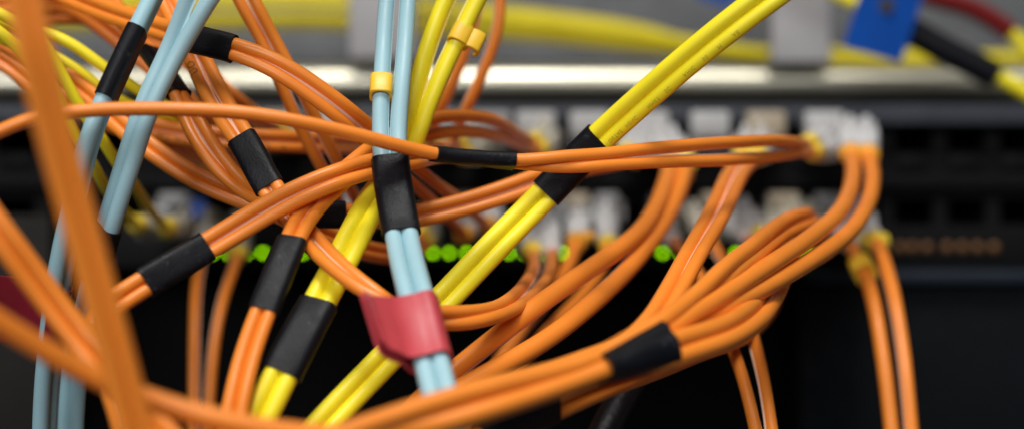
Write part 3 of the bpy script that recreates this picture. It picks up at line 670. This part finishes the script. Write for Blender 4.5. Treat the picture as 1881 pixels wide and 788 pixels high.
# front bundle of three pairs
rb = 0.00128
A1 = [(1563, 284, 354), (1567, 305, 345), (1562, 348, 326), (1534, 398, 302), (1474, 447, 283), (1374, 512, 263), (1300, 560, 250), (1222, 606, 240), (1160, 640, 236), (1095, 672, 232), (1000, 703, 227), (900, 733, 222), (800, 765, 218), (700, 800, 214), (600, 850, 210)]
B1 = [(1596, 286, 354), (1603, 322, 342), (1592, 380, 320), (1550, 436, 298), (1474, 488, 280), (1392, 535, 265), (1310, 575, 252), (1228, 622, 243), (1165, 650, 239), (1100, 672, 236), (1000, 703, 231), (900, 735, 226), (800, 768, 222), (700, 804, 218), (600, 854, 214)]
a, b = pair(A1, B1, 0.0015)
o = cable('orange pair of the front bundle that bends up to the upper right plug', a[::-1], b[::-1], 0.0015, 'orange', rib=0.0001, ends=[(0, (1560, 238, 402), 'boot_amber'), (1, (1588, 238, 402), 'boot_amber')])
pbox('duplex_clip', 1543, 1613, 266, 293, 356, 5, 'boot_amber', o, 0.0014)
A2 = [(1476, 420, 356), (1488, 402, 338), (1480, 393, 316), (1440, 406, 292), (1388, 450, 272), (1332, 494, 258), (1268, 549, 247), (1214, 590, 239), (1155, 622, 235), (1095, 657, 231), (1000, 686, 226), (900, 710, 221), (800, 737, 217), (700, 770, 213), (600, 806, 209), (520, 850, 206)]
B2 = [(1500, 430, 356), (1510, 416, 340), (1492, 412, 318), (1447, 428, 293), (1394, 462, 273), (1338, 506, 259), (1275, 562, 250), (1218, 600, 242), (1158, 634, 238), (1095, 660, 235), (1000, 688, 230), (900, 713, 225), (800, 740, 221), (700, 773, 217), (600, 810, 213), (520, 856, 210)]
a, b = pair(A2, B2, 0.00125)
cable('orange pair of the front bundle whose tip curls back towards the lower row', a[::-1], b[::-1], 0.00125, 'orange', ends=[(0, (1455, 398, 402), 'boot_yellow', 'beige_plastic'), (1, (1480, 400, 402), 'boot_yellow', 'beige_plastic')])
A3 = [(1420, 440, 356), (1426, 470, 335), (1424, 500, 302), (1410, 535, 278), (1386, 564, 262), (1334, 595, 248), (1280, 613, 241), (1224, 630, 236), (1165, 655, 233), (1095, 684, 230), (1000, 718, 225), (900, 750, 220), (800, 778, 217), (700, 796, 214), (600, 798, 211), (500, 788, 209), (400, 768, 207.5), (280, 734, 206.5), (180, 692, 205), (80, 640, 202), (-20, 578, 198), (-120, 520, 194)]
B3 = [(1446, 445, 356), (1448, 475, 332), (1436, 505, 300), (1416, 545, 275), (1392, 585, 259), (1340, 622, 246), (1285, 640, 240), (1232, 655, 236), (1170, 672, 234), (1100, 690, 234), (1000, 724, 229), (900, 756, 224), (800, 786, 220), (700, 806, 217), (600, 806, 214), (500, 794, 212), (400, 773, 210), (280, 738, 209), (180, 696, 207.5), (80, 644, 204.5), (-20, 582, 200.5), (-120, 524, 196.5)]
a, b = pair(A3, B3, rb)
cable('lowest orange pair of the front bundle, sweeping along the bottom edge to the left', a[::-1], b[::-1], rb, 'orange', rib=0.05, ends=[(0, (1410, 405, 402), 'boot_yellow', 'beige_plastic'), (1, (1436, 405, 402), 'boot_yellow', 'beige_plastic')])
# the sleeve that gathers them
c0, c1 = P(1214, 634, 239), P(1088, 678, 233); N, n = 32, 22; v = []; f = []
ax = unit(c1 - c0); s_ = unit(np.cross(ax, np.array([0, 1.0, 0]))); s_ = s_ if s_[2] > 0 else -s_; u_ = unit(np.cross(s_, ax)); u_ = u_ if u_[1] < 0 else -u_
for w in np.linspace(0, 1, n):
    hh = (1 - w) * px(47, 239) + w * px(30, 233); dd = (1 - w) * 0.0046 + w * 0.0056
    for th_ in np.linspace(0, 2 * math.pi, N, endpoint=False):
        x, y = math.cos(th_), math.sin(th_)
        e = 0.75; x, y = math.copysign(abs(x) ** e, x), math.copysign(abs(y) ** e, y)
        fold = 1 - 0.16 * math.exp(-((th_ - 1.05) / 0.22) ** 2) * (1 - w)
        v.append(c0 + (c1 - c0) * w + s_ * hh * x * fold + u_ * dd * y * fold)
v += [c0 + (p - c0) * 0.86 for p in v[:N]] + [c1 + (p - c1) * 0.86 for p in v[(n - 1) * N:n * N]]
for i in range(n - 1):
    for k in range(N): k2 = (k + 1) % N; f.append([i * N + k, i * N + k2, (i + 1) * N + k2, (i + 1) * N + k])
for k in range(N):
    k2 = (k + 1) % N; f.append([k2, k, n * N + k, n * N + k2]); f.append([(n - 1) * N + k, (n - 1) * N + k2, (n + 1) * N + k2, (n + 1) * N + k])
o = new_obj('bundle_sleeve', v, f, 'sleeve', None, origin=c0, sharp=50)
tag(o, 'wide black sleeve gathering the front orange bundle at lower right', 'sleeve')
# O20
A = [(1420, 500, 350), (1410, 560, 318), (1360, 610, 290), (1280, 640, 274), (1200, 672, 264), (1110, 704, 256), (1025, 742, 250), (940, 782, 245), (860, 826, 240)]
a, b = duplex([(x, y, d, 1.0, 35) for x, y, d in A], 0.00125)
cable('orange pair entering a black sleeve under the front bundle, bottom edge', a, b, 0.00125, 'orange', sleeves=[((1020, 744), (880, 815))], rib=0.05)
# O21
A = [(1560, 446, 356), (1570, 466, 346), (1590, 505, 336), (1608, 572, 327), (1625, 680, 320), (1642, 830, 314)]
B = [(1610, 446, 352), (1622, 474, 343), (1641, 540, 333), (1658, 640, 325), (1668, 730, 320), (1677, 830, 316)]
a, b = pair(A[::-1], B[::-1], 0.0014)
o = cable('two orange strands with a yellow clip hanging at the far right', a, b, 0.0014, 'orange', rib=0.0001, ends=[(0, (1530, 392, 402), 'white_plastic'), (1, (1560, 375, 402), 'boot_yellow')])
clip(o, a, (1591, 492), 0.0014, 2.3, 4.6, 1)
pbox('duplex_clip', 1582, 1638, 426, 460, 356, 5, 'boot_yellow', o, 0.0015)
# O22
A = [(1236, 442, 356), (1252, 460, 346), (1288, 510, 322), (1326, 592, 300), (1360, 680, 286), (1378, 745, 280), (1396, 830, 276)]
B = [(1302, 436, 356), (1316, 458, 346), (1337, 496, 328), (1366, 560, 308), (1385, 622, 296), (1403, 700, 286), (1424, 830, 276)]
a, b = pair(A[::-1], B[::-1], 0.00108)
cable('two orange strands dropping behind the front bundle to the bottom edge', a, b, 0.00108, 'orange', ends=[(0, (1205, 405, 402), 'white_plastic'), (1, (1262, 398, 402), 'boot_yellow', 'beige_plastic')])
# one more short strand by the white plug right of the steep pair
a = curve([(1150, 680, 276), (1220, 640, 280), (1300, 600, 288), (1362, 560, 298), (1402, 505, 318), (1398, 460, 343), (1372, 438, 356)])
cable('short orange strand leaving a white plug behind the front bundle', a, None, 0.00108, 'orange', ends=[(0, (1320, 400, 402), 'white_plastic')])
a = curve([(1160, 690, 279), (1240, 640, 283), (1320, 600, 291), (1385, 555, 301), (1425, 505, 320), (1425, 460, 343), (1398, 436, 354)])
cable('orange strand with a yellow boot tucked behind the front bundle', a, None, 0.00108, 'orange', ends=[(0, (1355, 385, 402), 'boot_yellow')])
# black cable at the bottom
c = curve([(1230, 560, 330), (1196, 630, 312), (1162, 695, 300), (1128, 755, 294), (1085, 840, 288)])
o = root('network_cable', c[len(c) // 2], 'black ribbed cable going down under the front bundle', 'cable')
n_ = len(c); tube('jacket', c, 0.0026, 'black_jacket', o)

# ------------------------------------------------------------------ nearest, out of focus at the left
r2 = 0.00108
a, b = duplex([(-100, 285, 222), (-40, 372, 222), (0, 428, 222), (60, 508, 224), (120, 588, 225), (172, 652, 225), (232, 728, 222), (320, 820, 216)], r2)
cable('orange pair slanting down from the left edge in front of the red flag', a, b, r2, 'orange', rib=0.05)
a, b = duplex([(15, -130, 186, 1, 25), (35, -40, 187, 1, 25), (62, 80, 188, 1, 25), (95, 220, 190, 1, 25), (130, 350, 192, 1, 25), (166, 480, 194, 1, 25), (205, 620, 196, 1, 25), (238, 745, 198, 1, 25), (268, 880, 200, 1, 25)], 0.00110)
cable('blurred thick orange pair nearest the camera, crossing the left side top to bottom', a, b, 0.00112, 'orange', rib=0.05)
